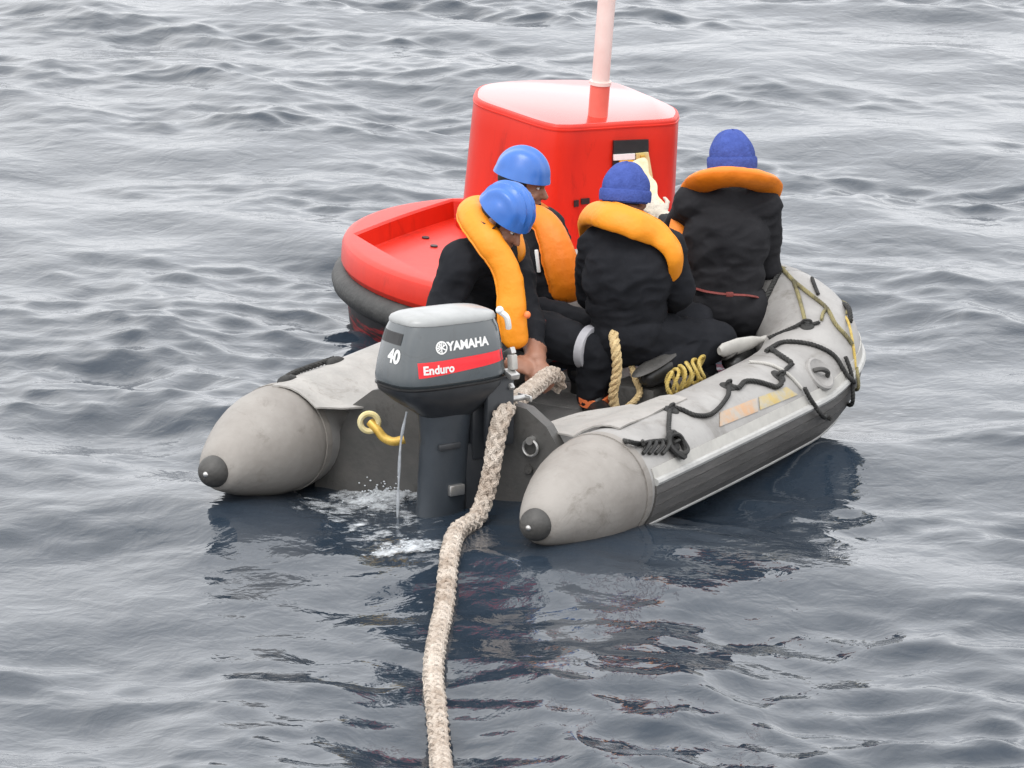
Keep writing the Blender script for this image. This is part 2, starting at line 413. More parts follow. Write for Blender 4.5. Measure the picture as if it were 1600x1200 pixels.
# ------------------------------------------------------------------ the buoy
def build_buoy():
    c = atz(845, 384, .34); c.z = 0
    root = thing('buoy', 'large red buoy with grey fender ring, recessed deck and tall pale mast', 'buoy', (c.x, c.y, .04), (R(3.5), R(4), 0))
    Rb = .99; n = 72
    def ring(r, z, sq=1.): return [(r * math.cos(2 * math.pi * k / n), r * math.sin(2 * math.pi * k / n) * sq, z) for k in range(n)]
    # hull below the fender
    V, F = loft([ring(.5, -.5), ring(.76, -.3), ring(.89, -.10), ring(.91, .03)], cap=True); obj('hull', V, F, 'antifoul', root)
    prof = [(.90, .03), (.945, .04), (.975, .065), (.985, .10), (.975, .135), (.945, .16), (.90, .165)]
    V, F = loft([ring(a, z) for a, z in prof] + [ring(.87, .1), ring(prof[0][0], prof[0][1])], cap=False); obj('fender', V, F, 'fender_rubber', root)
    # red coaming with a many-sided well
    def poly(s, z):
        out = []
        for k in range(n):
            a = 2 * math.pi * k / n; m = (a + R(0)) % R(60) - R(30); q = s * (.12 + .88 * math.cos(R(30)) / math.cos(m)); out.append((q * math.cos(a), q * math.sin(a), z))
        return out
    V, F = loft([ring(.93, .165), ring(.945, .19), ring(.945, .262), ring(.935, .285), ring(.915, .297), ring(.90, .30), poly(.895, .301), poly(.88, .292), poly(.86, .215), poly(.85, .207), poly(.75, .207)], cap=False)
    obj('coaming', V, F, 'buoy_red', root, sharp=28)
    V, F = loft([poly(.865, .15), poly(.865, .209)]); obj('deck', V, F, 'buoy_red', root)
    # tower: rounded three-sided plan
    Mi = (Matrix.Translation(Vector((c.x, c.y, .04))) @ Euler((R(3.5), R(4), 0)).to_matrix().to_4x4()).inverted()
    ZT = .84
    plan = []
    for x, y in [(748, 158), (741, 145), (752, 133), (790, 127), (850, 124.5), (920, 125), (962, 129), (1010, 147), (1050, 165), (1060, 173), (1059, 182), (1046, 187.5), (980, 191.5), (920, 195.5), (890, 197), (866, 196), (840, 190), (795, 175)]:
        # the plan is read on the tower's own (tilted) top plane
        d = FWD + Vector(((x - 800) / FPX, 0, 0)) - UPV * ((y - 600) / FPX); a = Mi @ CAM; b = Mi.to_3x3() @ d; t = (ZT - a.z) / b.z; p = a + b * t; plan.append((p.x, p.y, 0))
    plan = [(p.x, p.y) for p in catmull(plan, 5, closed=True)]
    V, F = prism_geo(plan, .20, ZT, .010, 1.04); tw = obj('tower', V, F, 'buoy_red', root, sharp=35)
    bv = BVHTree.FromPolygons([tuple(v) for v in V], F)
    top = [(p[0], p[1]) for p in plan]; tcx = sum(p[0] for p in top) / len(top); tcy = sum(p[1] for p in top) / len(top)
    V, F = prism_geo([(tcx + (p[0] - tcx) * .965, tcy + (p[1] - tcy) * .965) for p in top], ZT - .01, ZT + .004, .003); obj('tower_roof', V, F, 'buoy_red_wet', root)
    # weld flange round the foot of the tower
    cx = sum(p[0] for p in plan) / len(plan); cy = sum(p[1] for p in plan) / len(plan)
    fl = [(cx + (p[0] - cx) * 1.09, cy + (p[1] - cy) * 1.09) for p in plan]
    V, F = prism_geo(fl, .211, .232, .006); obj('foot_flange', V, F, 'buoy_red', root)
    for k in range(0, len(fl), 5):
        q = Vector((cx + (fl[k][0] - cx) * .985, cy + (fl[k][1] - cy) * .985, .236)); V, F = sweep_geo([q, q + Vector((0, 0, .008))], .008, 6); obj('flange_bolt', V, F, 'steel', root)
    rim = [Vector((cx + (p[0] - cx) * .997, cy + (p[1] - cy) * .997, ZT - .022)) for p in plan]; rim.append(rim[0]); V, F = sweep_geo(rim, .006, 6, 1, False); obj('weld_bead', V, F, 'buoy_red', tw)
    def hit(px, py):
        d = FWD + Vector(((px - 800) / FPX, 0, 0)) - UPV * ((py - 600) / FPX); a = Mi @ CAM; b = (Mi.to_3x3() @ d).normalized()
        h = bv.ray_cast(a, b); return (h[0], h[1] if h[1].dot(b) < 0 else -h[1], h[2], h[3])
    # mast with its socket
    p, nn, _, _ = hit(934, 182)
    V, F = sweep_geo([p + Vector((0, 0, -.02)), p + Vector((.0, 0, .155))], .047, 20); ms = obj('mast_socket', V, F, 'buoy_socket', root)
    V, F = sweep_geo([p + Vector((0, 0, .155)), p + Vector((.0, 0, .172))], .052, 20); obj('collar', V, F, 'mast_paint', ms)
    V, F = sweep_geo([p + Vector((0, 0, .17)), p + Vector((.0, 0, 2.6))], .042, 20); obj('mast', V, F, 'mast_paint', root)
    # hatch plate with black print and cream panel on the tower's right face
    def plate(name, corners, m, th, parent, z=0.003):
        H = [hit(*q) for q in corners]; nrm = sum((h[1] for h in H), Vector()).normalized(); P = [h[0] + nrm * z for h in H]
        V = P + [q + nrm * th for q in P]; F = [(0, 1, 2, 3), (7, 6, 5, 4)] + [(k, (k + 1) % 4, 4 + (k + 1) % 4, 4 + k) for k in range(4)]
        return obj(name, V, F, m, parent, smooth=False)
    hp = plate('hatch', [(957, 219), (1011, 217), (1012, 290), (955, 292)], 'black_plastic', .012, root)
    plate('cream_panel', [(990, 238), (1009, 236), (1020, 300), (990, 296)], 'cream_plastic', .01, hp, .017)
    plate('white_bar', [(955, 240), (988, 238), (988, 247), (955, 249)], 'white_paint', .008, hp, .018)
    plate('yellow_bar', [(964, 249), (986, 248), (986, 253), (964, 254)], 'yellow_plastic', .008, hp, .018)
    plate('latch', [(996, 240), (1002, 240), (1002, 247), (996, 247)], 'brass', .012, hp, .028)
    for q in ((896, 313, 903, 322), (907, 310, 920, 318)):
        plate('marking', [(q[0], q[1]), (q[2], q[1] - 1), (q[2], q[3]), (q[0], q[3] + 1)], 'black_plastic', .006, tw)
    # two drain holes and a white sticker on the deck side
    for px, py in ((665, 372), (678, 385)):
        d = FWD + Vector(((px - 800) / FPX, 0, 0)) - UPV * ((py - 600) / FPX); a = Mi @ CAM; b = (Mi.to_3x3() @ d); t = (.210 - a.z) / b.z; p = a + b * t
        V, F = sweep_geo([p, p + Vector((0, 0, .006))], .018, 12); obj('drain', V, F, 'black_plastic', root)
    a0 = R(-72)
    p = Vector((.935 * math.cos(a0), .935 * math.sin(a0), .22)); M = Matrix.Rotation(a0, 3, 'Z')
    V, F = box_geo(p, (.006, .03, .05), M, .003); obj('sticker', V, F, 'white_paint', root)
    return root
buoy = build_buoy()

# ------------------------------------------------------------------ the inflatable boat
boat = thing('inflatable_boat', 'light grey inflatable boat with dark rubbing strake and black grab lines', 'boat', tuple(BO), BROT)
def sp(y, ang, side=1, dr=0.):                              # a point on a side tube: ang 0 outwards, 90 up, 180 inwards
    a = R(ang); n = Vector((side * math.cos(a), 0, math.sin(a))); return Vector((side * BW, y, tube_z(y))) + n * (BR + dr), n
def bowpt(i, ang, dr=0.):
    P = BOWP; t = (P[min(i + 1, len(P) - 1)] - P[max(i - 1, 0)]); t.z = 0; t.normalize(); out = Vector((-t.y, t.x, 0)); a = R(ang); n = out * math.cos(a) + Vector((0, 0, math.sin(a)))
    return P[i] + n * (BR + dr), n
def build_boat():
    V, F = sweep_geo(catmull(BOWP, 2), BR, 40, cap=False); tube = obj('buoyancy_tube', V, F, 'hypalon', boat, sharp=0)
    # chamber seams round the tube
    for i in (14, 26, 38, 50):
        P = [bowpt(i, a, .0)[0] for a in range(0, 360, 10)]; t = (BOWP[i + 1] - BOWP[i - 1]).normalized() * .022; nr = [bowpt(i, a)[1] for a in range(0, 360, 10)]
        A = [p - t for p in P]; B = [p + t for p in P]; A.append(A[0]); B.append(B[0]); nr.append(nr[0])
        V, F = strip_geo(A, B, .0025, nr); obj('seam_tape', V, F, 'hypalon', tube)
    # stern cones with rubber end caps
    for s in (-1, 1):
        rings = []
        for y, r, dz in ((.57, .2175, 0), (.50, .2175, 0), (.43, .2125, 0), (.35, .1985, -.002), (.27, .177, -.006), (.19, .149, -.011), (.12, .120, -.017), (.07, .096, -.022), (.03, .068, -.026)):
            rings.append([(s * BW + r * math.cos(2 * math.pi * k / 40), y, .195 + dz + r * math.sin(2 * math.pi * k / 40)) for k in range(40)])
        V, F = loft(rings); cone = obj('stern_cone', V, F, 'cone_fabric', boat, sharp=0)
        V, F = ell_geo((s * BW, .026, .168), (.064, .064, .064), None, 24, 14); cap = obj('end_cap', V, F, 'dark_rubber', cone)
        V, F = ell_geo((s * BW, -.036, .168), (.012, .01, .012), None, 10, 6); obj('cap_screw', V, F, 'steel', cap)
        P = []; nr = []
        for k in range(41):
            a = 2 * math.pi * k / 40; nn = Vector((math.cos(a), 0, math.sin(a))); nr.append(nn); P.append(Vector((s * BW, 0, .195)) + nn * .2175)
        V, F = strip_geo([p + Vector((0, .53, 0)) for p in P], [p + Vector((0, .57, 0)) for p in P], .004, nr); obj('seam_tape', V, F, 'cone_fabric', cone)
    # rubbing strakes
    for s in (-1, 1):
        ys = list(np.linspace(.60, LS, 24))
        def rail(a, dr=.0):
            pts = [sp(y, a - 3 * max(0, (y - 1.2) / 1.0) ** 1.5, s, dr) for y in ys]
            idx = range(12, 30) if s < 0 else range(50, 32, -1)
            pts += [bowpt(i, a - 3.4 - 1.6 * min(k, 10), dr) for k, i in enumerate(idx)]
            return [p for p, _ in pts], [n for _, n in pts]
        gs = []
        for a0, a1 in ((-38, -26), (-26, -14), (-14, -2), (-2, 8)):
            A, na = rail(a0, -.004); B, nb = rail(a1, -.004); gs.append(strip_geo(A, B, .012, [((x + y) * .5).normalized() for x, y in zip(na, nb)]))
        V, F = merge(*gs); st = obj('rubbing_strake', V, F, 'strake_rubber', boat)
        A, na = rail(11, .004); V, F = sweep_geo(A, .016, 8); obj('strake_bead', V, F, 'strake_edge', st)
        A, na = rail(-40, .003); V, F = sweep_geo(A, .011, 8); obj('strake_bead', V, F, 'strake_edge', st)
        gs = []
        A, na = rail(15, .001); B, nb = rail(26, .001); V, F = strip_geo(A, B, .004, na); obj('strake_tape', V, F, 'paddle_grey', st)
    # transom with raised motor pad
    prof = [(-.64, -.2), (-.62, 0), (-.535, .10), (-.52, .20), (-.46, .34), (-.36, .42), (-.22, .46), (.20, .46), (.34, .44), (.43, .38), (.50, .28), (.53, .18), (.535, .10), (.62, 0), (.64, -.2)]
    V = [Vector((x, .64, z)) for x, z in prof] + [Vector((x, .70, z)) for x, z in prof]; n = len(prof)
    F = [tuple(range(n)), tuple(range(2 * n - 1, n - 1, -1))] + [(k, (k + 1) % n, n + (k + 1) % n, n + k) for k in range(n)]
    tr = obj('transom', V, F, 'transom_paint', boat, smooth=False)
    V, F = box_geo((.06, .63, .34), (.15, .018, .10), None, .01); obj('motor_pad', V, F, 'engine_dark', tr)
    for x in (.37,):
        V, F = sweep_geo([Vector((x + .032 * math.cos(a), .622, .29 + .032 * math.sin(a))) for a in np.linspace(0, 6.2832, 25)], .006, 8); ey = obj('towing_eye', V, F, 'steel', tr)
        V, F = sweep_geo([Vector((x, .64, .32)), Vector((x, .612, .32))], .016, 12); obj('eye_bolt', V, F, 'steel', ey)
    V, F = sweep_geo([Vector((.36, .642, .20)), Vector((.36, .625, .20))], .018, 12); obj('drain_bung', V, F, 'dark_rubber', tr)
    # gusset flaps from tube to transom: cloth draped over the tube and drawn inwards
    for s, y0, y1, wd in ((-1, .50, 1.45, .24), (1, .66, 1.25, .27)):
        rows = []; nu = 16
        for i in range(nu):
            f = i / (nu - 1); y = y0 + (y1 - y0) * f; d = wd * min(1, (f * 3.2) ** .7 + .1) * (1 - .75 * max(0, (f - .45) / .55) ** 1.5); row = []
            for k in range(9):
                g = k / 8; ang = 84 + 52 * min(1, g * 1.6); p, nn = sp(y, ang, s, .008 + .02 * g); ex = max(0, g - .45) * d
                row.append(p + Vector((-s * ex * 1.6, .003 * math.sin(i * 1.1 + k * .5), -ex * .22 + .003 * math.sin(i * .8 + k * .7))))
            rows.append(row)
        V = [p for rw in rows for p in rw] + [p - Vector((0, 0, .007)) for rw in rows for p in rw]; F = []; n1 = nu * 9
        for i in range(nu - 1):
            for k in range(8):
                a = i * 9 + k; F += [(a, a + 1, a + 10, a + 9), (n1 + a, n1 + a + 9, n1 + a + 10, n1 + a + 1)]
        for i in range(nu - 1): F += [(i * 9, i * 9 + 9, n1 + i * 9 + 9, n1 + i * 9), (i * 9 + 8, n1 + i * 9 + 8, n1 + i * 9 + 17, i * 9 + 17)]
        for k in range(8): F += [(k, n1 + k, n1 + k + 1, k + 1), ((nu - 1) * 9 + k, (nu - 1) * 9 + k + 1, n1 + (nu - 1) * 9 + k + 1, n1 + (nu - 1) * 9 + k)]
        obj('gusset_flap', V, F, 'pale_fabric', boat)
    # floor boards
    for i in range(5):
        y0 = .71 + i * .42; y1 = y0 + .41; wdt = .58 if i < 4 else .5
        V, F = box_geo((0, (y0 + y1) / 2, .085), (wdt, (y1 - y0) / 2, .015), None, .006); obj('floor_board', V, F, 'floor_board', boat)
    V, F = box_geo((.14, 2.03, .17), (.11, .09, .07), None, .02); obj('seat_locker', V, F, 'dark_rubber', boat)
    # port side anchors, dark pads on top of the tube
    for y in (.62, 1.0):
        p, nn = sp(y, 84, -1, .0); V, F = ell_geo(p, (.03, .07, .028), Matrix.Rotation(-.1, 3, 'X'), 16, 8); obj('grab_line_anchor', V, F, 'rope_black', boat)
    V, F = twist_geo([sp(.62, 84, -1, .02)[0], sp(.8, 70, -1, .012)[0], sp(1.0, 84, -1, .02)[0]], .013, 3, .06); obj('grab_line', V, F, 'rope_black', boat)
build_boat()
# everything laid on the starboard and bow tube is found on the tube's own surface
_tv, _tf = sweep_geo(catmull(BOWP, 2), BR, 40, cap=False); TBV = BVHTree.FromPolygons([tuple(BM @ v) for v in _tv], _tf)
def ot(px, py, dr=.0):
    d = (FWD + Vector(((px - 800) / FPX, 0, 0)) - UPV * ((py - 600) / FPX)).normalized(); h = TBV.ray_cast(CAM, d)
    if h[0] is None: 
        h = TBV.find_nearest(CAM + d * 21.6)
    n = h[1] if h[1].dot(d) < 0 else -h[1]
    return h[0] + n * dr, n
def tubeline(pts, rad, m, name='lashing', dr=None):
    V, F = twist_geo([ot(x, y, rad * .9 if dr is None else dr)[0] for x, y in pts], rad, 3, rad * 4.2); return obj(name, V, F, m, boat, True)
def anchor(px, py, sc=1.):
    p, nn = ot(px, py); q = nn.to_track_quat('Z', 'Y').to_matrix()
    V, F = ell_geo(p, (.032 * sc, .036 * sc, .013), q, 18, 8); an = obj('grab_line_anchor', V, F, 'rope_black', boat, True)
    V, F = sweep_geo(catmull([p + q @ Vector((x, 0, z)) for x, z in ((-.02, .008), (-.014, .026), (.014, .026), (.02, .008))], 5), .006, 6); obj('anchor_loop', V, F, 'rope_black', an, True)
def tube_fittings():
    for q in ((958, 687), (1048, 641), (1137, 604), (1216, 588), (1052, 694), (1261, 509)): anchor(*q)
    tubeline([(958, 687), (975, 692), (997, 696), (1020, 692), (1045, 690)], 0.0104, 'rope_black', 'grab_line')
    tubeline([(1043, 682), (1044, 662), (1048, 641), (1064, 643), (1083, 651), (1104, 651), (1120, 641), (1136, 620), (1137, 604)], 0.0104, 'rope_black', 'grab_line')
    tubeline([(1137, 604), (1152, 609), (1163, 599), (1181, 599), (1200, 604), (1211, 607), (1219, 601), (1216, 588)], 0.0112, 'rope_black', 'grab_line')
    gs = []                                         # spare line hung up in a coil
    for k in range(4):
        c0, nn = ot(1054, 694 + 2 * k, .012 + .008 * (k % 2)); q = nn.to_track_quat('Z', 'X').to_matrix()
        gs.append(sweep_geo([c0 + q @ Vector((.05 * math.cos(a), .05 * math.sin(a), .006 * math.sin(2 * a + k))) for a in np.linspace(0, 6.2832, 25)], .009, 6))
    for k in range(5): gs.append(sweep_geo(catmull([ot(1002 + 10 * k, 692, .01)[0], ot(1000 + 10 * k, 700, .02)[0], ot(992 + 10 * k, 711, .01)[0]], 6), .008, 6))
    V, F = merge(*gs); obj('line_coil', V, F, 'rope_black', boat, True)
    # lashings over the bow
    tubeline([(1218, 421), (1253, 419), (1285, 431), (1306, 450), (1320, 478), (1322, 492)], 0.0096, 'rope_olive')
    tubeline([(1221, 421), (1240, 441), (1267, 463), (1291, 484), (1304, 508), (1318, 524), (1330, 540)], 0.0096, 'rope_olive')
    tubeline([(1221, 423), (1205, 455), (1190, 485), (1178, 505)], 0.0120, 'rope_black')
    tubeline([(1268, 437), (1272, 448), (1278, 462)], 0.0088, 'rope_black'); tubeline([(1290, 484), (1285, 492), (1283, 502)], 0.0080, 'rope_olive')
    tubeline([(1203, 530), (1240, 514), (1256, 506), (1261, 511), (1280, 506)], 0.0088, 'rope_black')
    tubeline([(1197, 552), (1219, 539), (1240, 537), (1272, 542), (1301, 557), (1318, 583), (1330, 597), (1334, 620)], 0.0104, 'rope_black')
    tubeline([(1205, 549), (1221, 560), (1237, 571)], 0.0120, 'rope_black')
    tubeline([(1171, 568), (1203, 572), (1229, 586), (1251, 609)], .008, 'paddle_grey')
    tubeline([(1251, 609), (1264, 631), (1283, 649), (1303, 668), (1312, 684)], 0.0104, 'rope_black', dr=.02)
    tubeline([(1332, 575), (1331, 607), (1331, 631), (1325, 660)], 0.0080, 'rope_olive', dr=.02)
    tubeline([(1309, 449), (1318, 470), (1322, 500), (1332, 545), (1335, 580)], 0.0064, 'rope_yellow')
    tubeline([(1316, 560), (1325, 590), (1322, 630), (1314, 660)], .010, 'rope_black', dr=.018); tubeline([(1290, 652), (1304, 662), (1318, 654), (1326, 636)], .010, 'rope_black', dr=.022)
    tubeline([(1240, 442), (1250, 470), (1258, 504)], .009, 'rope_olive'); tubeline([(1290, 436), (1310, 456), (1320, 482), (1326, 506)], .012, 'rope_black', dr=.014); tubeline([(1176, 508), (1166, 524), (1160, 534)], .012, 'rope_black')
    tubeline([(1237, 571), (1228, 578), (1219, 590), (1216, 588)], .010, 'rope_black'); tubeline([(1298, 664), (1306, 676), (1316, 678)], .012, 'rope_black', dr=.02)
    # handle patch on the bow
    p, nn = ot(1281, 584, .002); q = nn.to_track_quat('Z', 'X').to_matrix()
    rings = [[p + q @ Vector((rr * math.cos(a), rr * math.sin(a), z)) for a in np.linspace(0, 6.2832, 33)[:-1]] for rr, z in ((.078, -.006), (.075, .005), (.066, .009), (.056, .004), (.03, .0), (.01, .0))]
    V, F = loft(rings); vp = obj('handle_patch', V, F, 'hypalon', boat, True)
    V, F = sweep_geo(catmull([p + q @ Vector((.6 * x, x, z)) for x, z in ((-.035, .002), (-.02, .022), (0, .028), (.02, .022), (.035, .002))], 5), .011, 8); obj('handle', V, F, 'dark_rubber', vp, True)
    # faded registration patches
    for c4, m in (([(1124, 645), (1182, 622), (1184, 643), (1124, 667)], 'faded_orange'), ([(1185, 621), (1228, 605), (1246, 617), (1187, 641)], 'faded_yellow')):
        V = []; F = []; n = 9
        for lift in (.001, .0035):
            for i in range(n):
                for k in range(n):
                    u, v = i / (n - 1), k / (n - 1); x = (c4[0][0] * (1 - u) + c4[1][0] * u) * (1 - v) + (c4[3][0] * (1 - u) + c4[2][0] * u) * v; y = (c4[0][1] * (1 - u) + c4[1][1] * u) * (1 - v) + (c4[3][1] * (1 - u) + c4[2][1] * u) * v
                    V.append(ot(x, y, lift)[0])
        for i in range(n - 1):
            for k in range(n - 1): a = i * n + k; b = a + n * n; F += [(a, a + 1, a + n + 1, a + n), (b, b + n, b + n + 1, b + 1)]
        obj('name_patch', V, F, m, boat, True)
tube_fittings()

# ------------------------------------------------------------------ outboard motor
def build_motor():
    ox, oy = .085, .42; yaw = -THETA - R(27); base = loc2w(ox, oy, 0)
    root = thing('outboard_motor', 'dark grey outboard motor with white lettering and red stripe on its cowling', 'outboard motor', (base.x, base.y, 0), (0, 0, yaw))
    def se(a, b, z, cy=0, n=3.4, N=48, tilt=0):
        out = []
        for k in range(N):
            t = 2 * math.pi * k / N; c, s = math.cos(t), math.sin(t); x = a * math.copysign(abs(c) ** (2 / n), c); y = b * math.copysign(abs(s) ** (2 / n), s)
            out.append((x, y + cy, z + tilt * y))
        return out
    zb = .575
    rings = [se(.150, .248, zb), se(.158, .256, zb + .012), se(.158, .256, zb + .03), se(.154, .248, zb + .085, .002), se(.146, .236, zb + .15, .006, tilt=-.005), se(.136, .222, zb + .205, .01, tilt=-.012), se(.125, .208, zb + .235, .012, tilt=-.02)]
    V, F = loft(rings); cowl = obj('cowling', V, F, 'cowl_paint', root, sharp=30); bv = BVHTree.FromPolygons([tuple(v) for v in V], F)
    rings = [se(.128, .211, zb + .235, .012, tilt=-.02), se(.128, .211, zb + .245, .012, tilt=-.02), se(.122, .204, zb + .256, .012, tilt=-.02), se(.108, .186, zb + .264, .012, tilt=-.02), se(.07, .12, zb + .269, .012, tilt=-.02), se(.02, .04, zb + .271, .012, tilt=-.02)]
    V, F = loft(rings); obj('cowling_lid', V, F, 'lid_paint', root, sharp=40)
    rings = [se(.152, .25, zb - .012), se(.158, .256, zb - .006), se(.158, .256, zb)]; V, F = loft(rings); obj('cowling_seal', V, F, 'black_plastic', root)
    rings = [se(.05, .09, zb - .17, .03, 2.4), se(.085, .14, zb - .13, .03, 2.6), se(.125, .205, zb - .08, .02, 3), se(.15, .245, zb - .03), se(.152, .25, zb - .012)]
    V, F = loft(rings); obj('lower_pan', V, F, 'engine_dark', root)
    def foil(a, b, z, cy=0): return se(a, b, z, cy, 2.2, 32)
    V, F = loft([foil(.075, .115, zb - .14, .02), foil(.066, .105, zb - .25, .02), foil(.060, .105, .05, .0), foil(.055, .11, -.12, .0)]); leg = obj('leg_casing', V, F, 'leg_paint', root)
    V, F = loft([foil(.11, .17, -.105, -.03), foil(.115, .18, -.095, -.03), foil(.115, .18, -.085, -.03), foil(.11, .17, -.08, -.03)]); obj('cavitation_plate', V, F, 'decal_red', leg)
    V, F = loft([foil(.03, .10, -.5, 0), foil(.045, .12, -.35), foil(.05, .11, -.12)]); obj('gear_case', V, F, 'leg_paint', leg)
    # swivel and clamp brackets forward of the leg
    V, F = box_geo((0, .17, .40), (.05, .05, .17), None, .015); br = obj('swivel_bracket', V, F, 'engine_dark', root)
    V, F = box_geo((0, .145, .10), (.04, .05, .2), None, .015); obj('trim_strut', V, F, 'engine_dark', br)
    V, F = box_geo((.068, .03, .13), (.012, .035, .022), None, .006); obj('anode', V, F, 'steel', leg)
    V, F = box_geo((.066, .0, .31), (.008, .05, .012), None, .004); obj('water_inlet', V, F, 'engine_dark', leg)
    for s in (-1, 1):
        V, F = box_geo((s * .10, .21, .43), (.018, .065, .14), None, .012); obj('clamp_bracket', V, F, 'engine_dark', root)
        V, F = sweep_geo([Vector((s * .1, .20, .47)), Vector((s * .1, .33, .47))], .012, 10); k = obj('clamp_screw', V, F, 'steel', root)
        V, F = box_geo((s * .1, .335, .47), (.045, .006, .012), None, .005); obj('screw_handle', V, F, 'steel', k)
    # tilt handle, carry handle, tiller
    for k, (x, y, z, h) in enumerate([(.10, .262, .66, (.03, .012, .014)), (.12, .262, .625, (.018, .014, .03)), (.13, .25, .58, (.03, .022, .012)), (.10, .255, .545, (.04, .012, .008))]):
        V, F = box_geo((x, y, z), h, Matrix.Rotation(.4 * k - .5, 3, 'Y'), .005); obj('lever', V, F, 'steel' if k != 1 else 'paddle_grey', root)
    V, F = merge(ell_geo((.10, .215, .835), (.016, .016, .016), None, 12, 8), sweep_geo(catmull([(.10, .215, .83), (.115, .235, .81), (.115, .245, .78), (.11, .25, .76)], 5), .012, 8)); obj('starter_grip', V, F, 'white_paint', root)
    # prints on the cowling: laid on its surface
    def decal(name, geo, m, P0, ux, uy, nrm, lift, parent, cuts=0, th=.0012):
        if cuts: geo = subdivide_geo(geo, cuts)
        V = []; 
        for v in geo[0]:
            p = P0 + ux * v.x + uy * v.y; h = bv.ray_cast(p + nrm * .3, -nrm); q = h[0] if h[0] is not None else p
            V.append(q + nrm * lift)
        return obj(name, V, geo[1], m, parent, smooth=False)
    side_n = Vector((1, 0, 0)); sx, sy = Vector((0, 1, 0)), Vector((0, 0, 1))
    stripe = ([Vector(p) for p in ((-.20, -.032, 0), (.205, -.008, 0), (.20, .036, 0), (-.20, .028, 0))], [(0, 1, 2, 3)])
    decal('stripe', stripe, 'decal_red', Vector((.1, .01, zb + .075)), sx, sy, side_n, .0015, cowl, 12)
    decal('lettering', text_mesh('YAMAHA', .047, .0022), 'white_paint', Vector((.1, .035, zb + .155)), sx, sy, side_n, .002, cowl)
    decal('lettering', text_mesh('Enduro', .046, .0016), 'white_paint', Vector((.1, -.105, zb + .071)), sx, sy, side_n, .003, cowl)
    ring = []; rf = []
    for k in range(28):
        a = 2 * math.pi * k / 28; ring += [Vector((.026 * math.cos(a), .026 * math.sin(a), 0)), Vector((.0205 * math.cos(a), .0205 * math.sin(a), 0))]; rf.append((2 * k, 2 * ((k + 1) % 28), 2 * ((k + 1) % 28) + 1, 2 * k + 1))
    for k in range(3):
        a = math.pi * k / 3 + math.pi / 2; d = Vector((math.cos(a), math.sin(a), 0)); s = Vector((-d.y, d.x, 0)); o = len(ring)
        ring += [d * -.021 - s * .0025, d * .021 - s * .0025, d * .021 + s * .0025, d * -.021 + s * .0025]; rf.append((o, o + 1, o + 2, o + 3))
        for e in (-1, 1):
            o = len(ring); ring += [d * .004 + s * (e * .008 - .002), d * .019 + s * (e * .008 - .002), d * .019 + s * (e * .008 + .002), d * .004 + s * (e * .008 + .002)]; rf.append((o, o + 1, o + 2, o + 3))
    decal('emblem', (ring, rf), 'white_paint', Vector((.1, -.088, zb + .155)), sx, sy, side_n, .002, cowl)
    bx, by = Vector((1, 0, 0)), Vector((0, 0, 1)); bn = Vector((0, -1, 0))
    decal('lettering', text_mesh('40', .072, .003), 'white_paint', Vector((.035, -.2, zb + .118)), bx, by, bn, .002, cowl)
    decal('air_intake', ([Vector(p) for p in ((-.10, -.02, 0), (.06, -.02, 0), (.06, .024, 0), (-.10, .024, 0))], [(0, 1, 2, 3)]), 'black_plastic', Vector((.0, -.2, zb + .185)), bx, by, bn, .0025, cowl, 8)
    # tell-tale jet of cooling water
    V, F = sweep_geo(catmull([(-.04, -.13, zb - .13), (-.045, -.155, zb - .25), (-.048, -.165, .15), (-.05, -.17, .0)], 8), [.0055 - .0015 * math.sin(k * .9) for k in range(25)], 8); obj('cooling_jet', V, F, 'jet_water', root)
    return root
motor = build_motor()

# ------------------------------------------------------------------ people
def hand_geo(W, d, n, curl=.5, thumb=1, spread=.0):
    d = Vector(d).normalized(); n = Vector(n); n = (n - d * n.dot(d)).normalized(); t = d.cross(n) * thumb; gs = []
    M = Matrix((t, d, n)).transposed()
    gs.append(ell_geo(W + d * .05, (.043, .055, .021), M, 16, 10)); gs.append(capsule_geo(W - d * .03, W + d * .03, .028, .030))
    for k, (off, L) in enumerate(((.032, .070), (.011, .078), (-.011, .073), (-.031, .058))):
        p = W + d * (.092 - .004 * abs(k - 1)) + t * off; a = 0; r = .0105
        for seg, fr in enumerate((.45, .32, .23)):
            a += curl * (.7 if seg == 0 else 1.0); q = p + (d * math.cos(a) + n * math.sin(a) + t * spread * (1.5 - k)) * L * fr; gs.append(capsule_geo(p, q, r, r * .93, 8, 3)); p = q; r *= .93
    p = W + d * .03 + t * .036
    q = p + (d * .6 + t * .7 + n * .35).normalized() * .042; gs.append(capsule_geo(p, q, .0135, .012, 8, 3)); q2 = q + (d * .85 + t * (.25 - curl * .3) + n * (.3 + curl * .4)).normalized() * .036; gs.append(capsule_geo(q, q2, .0115, .0095, 8, 3))
    return gs

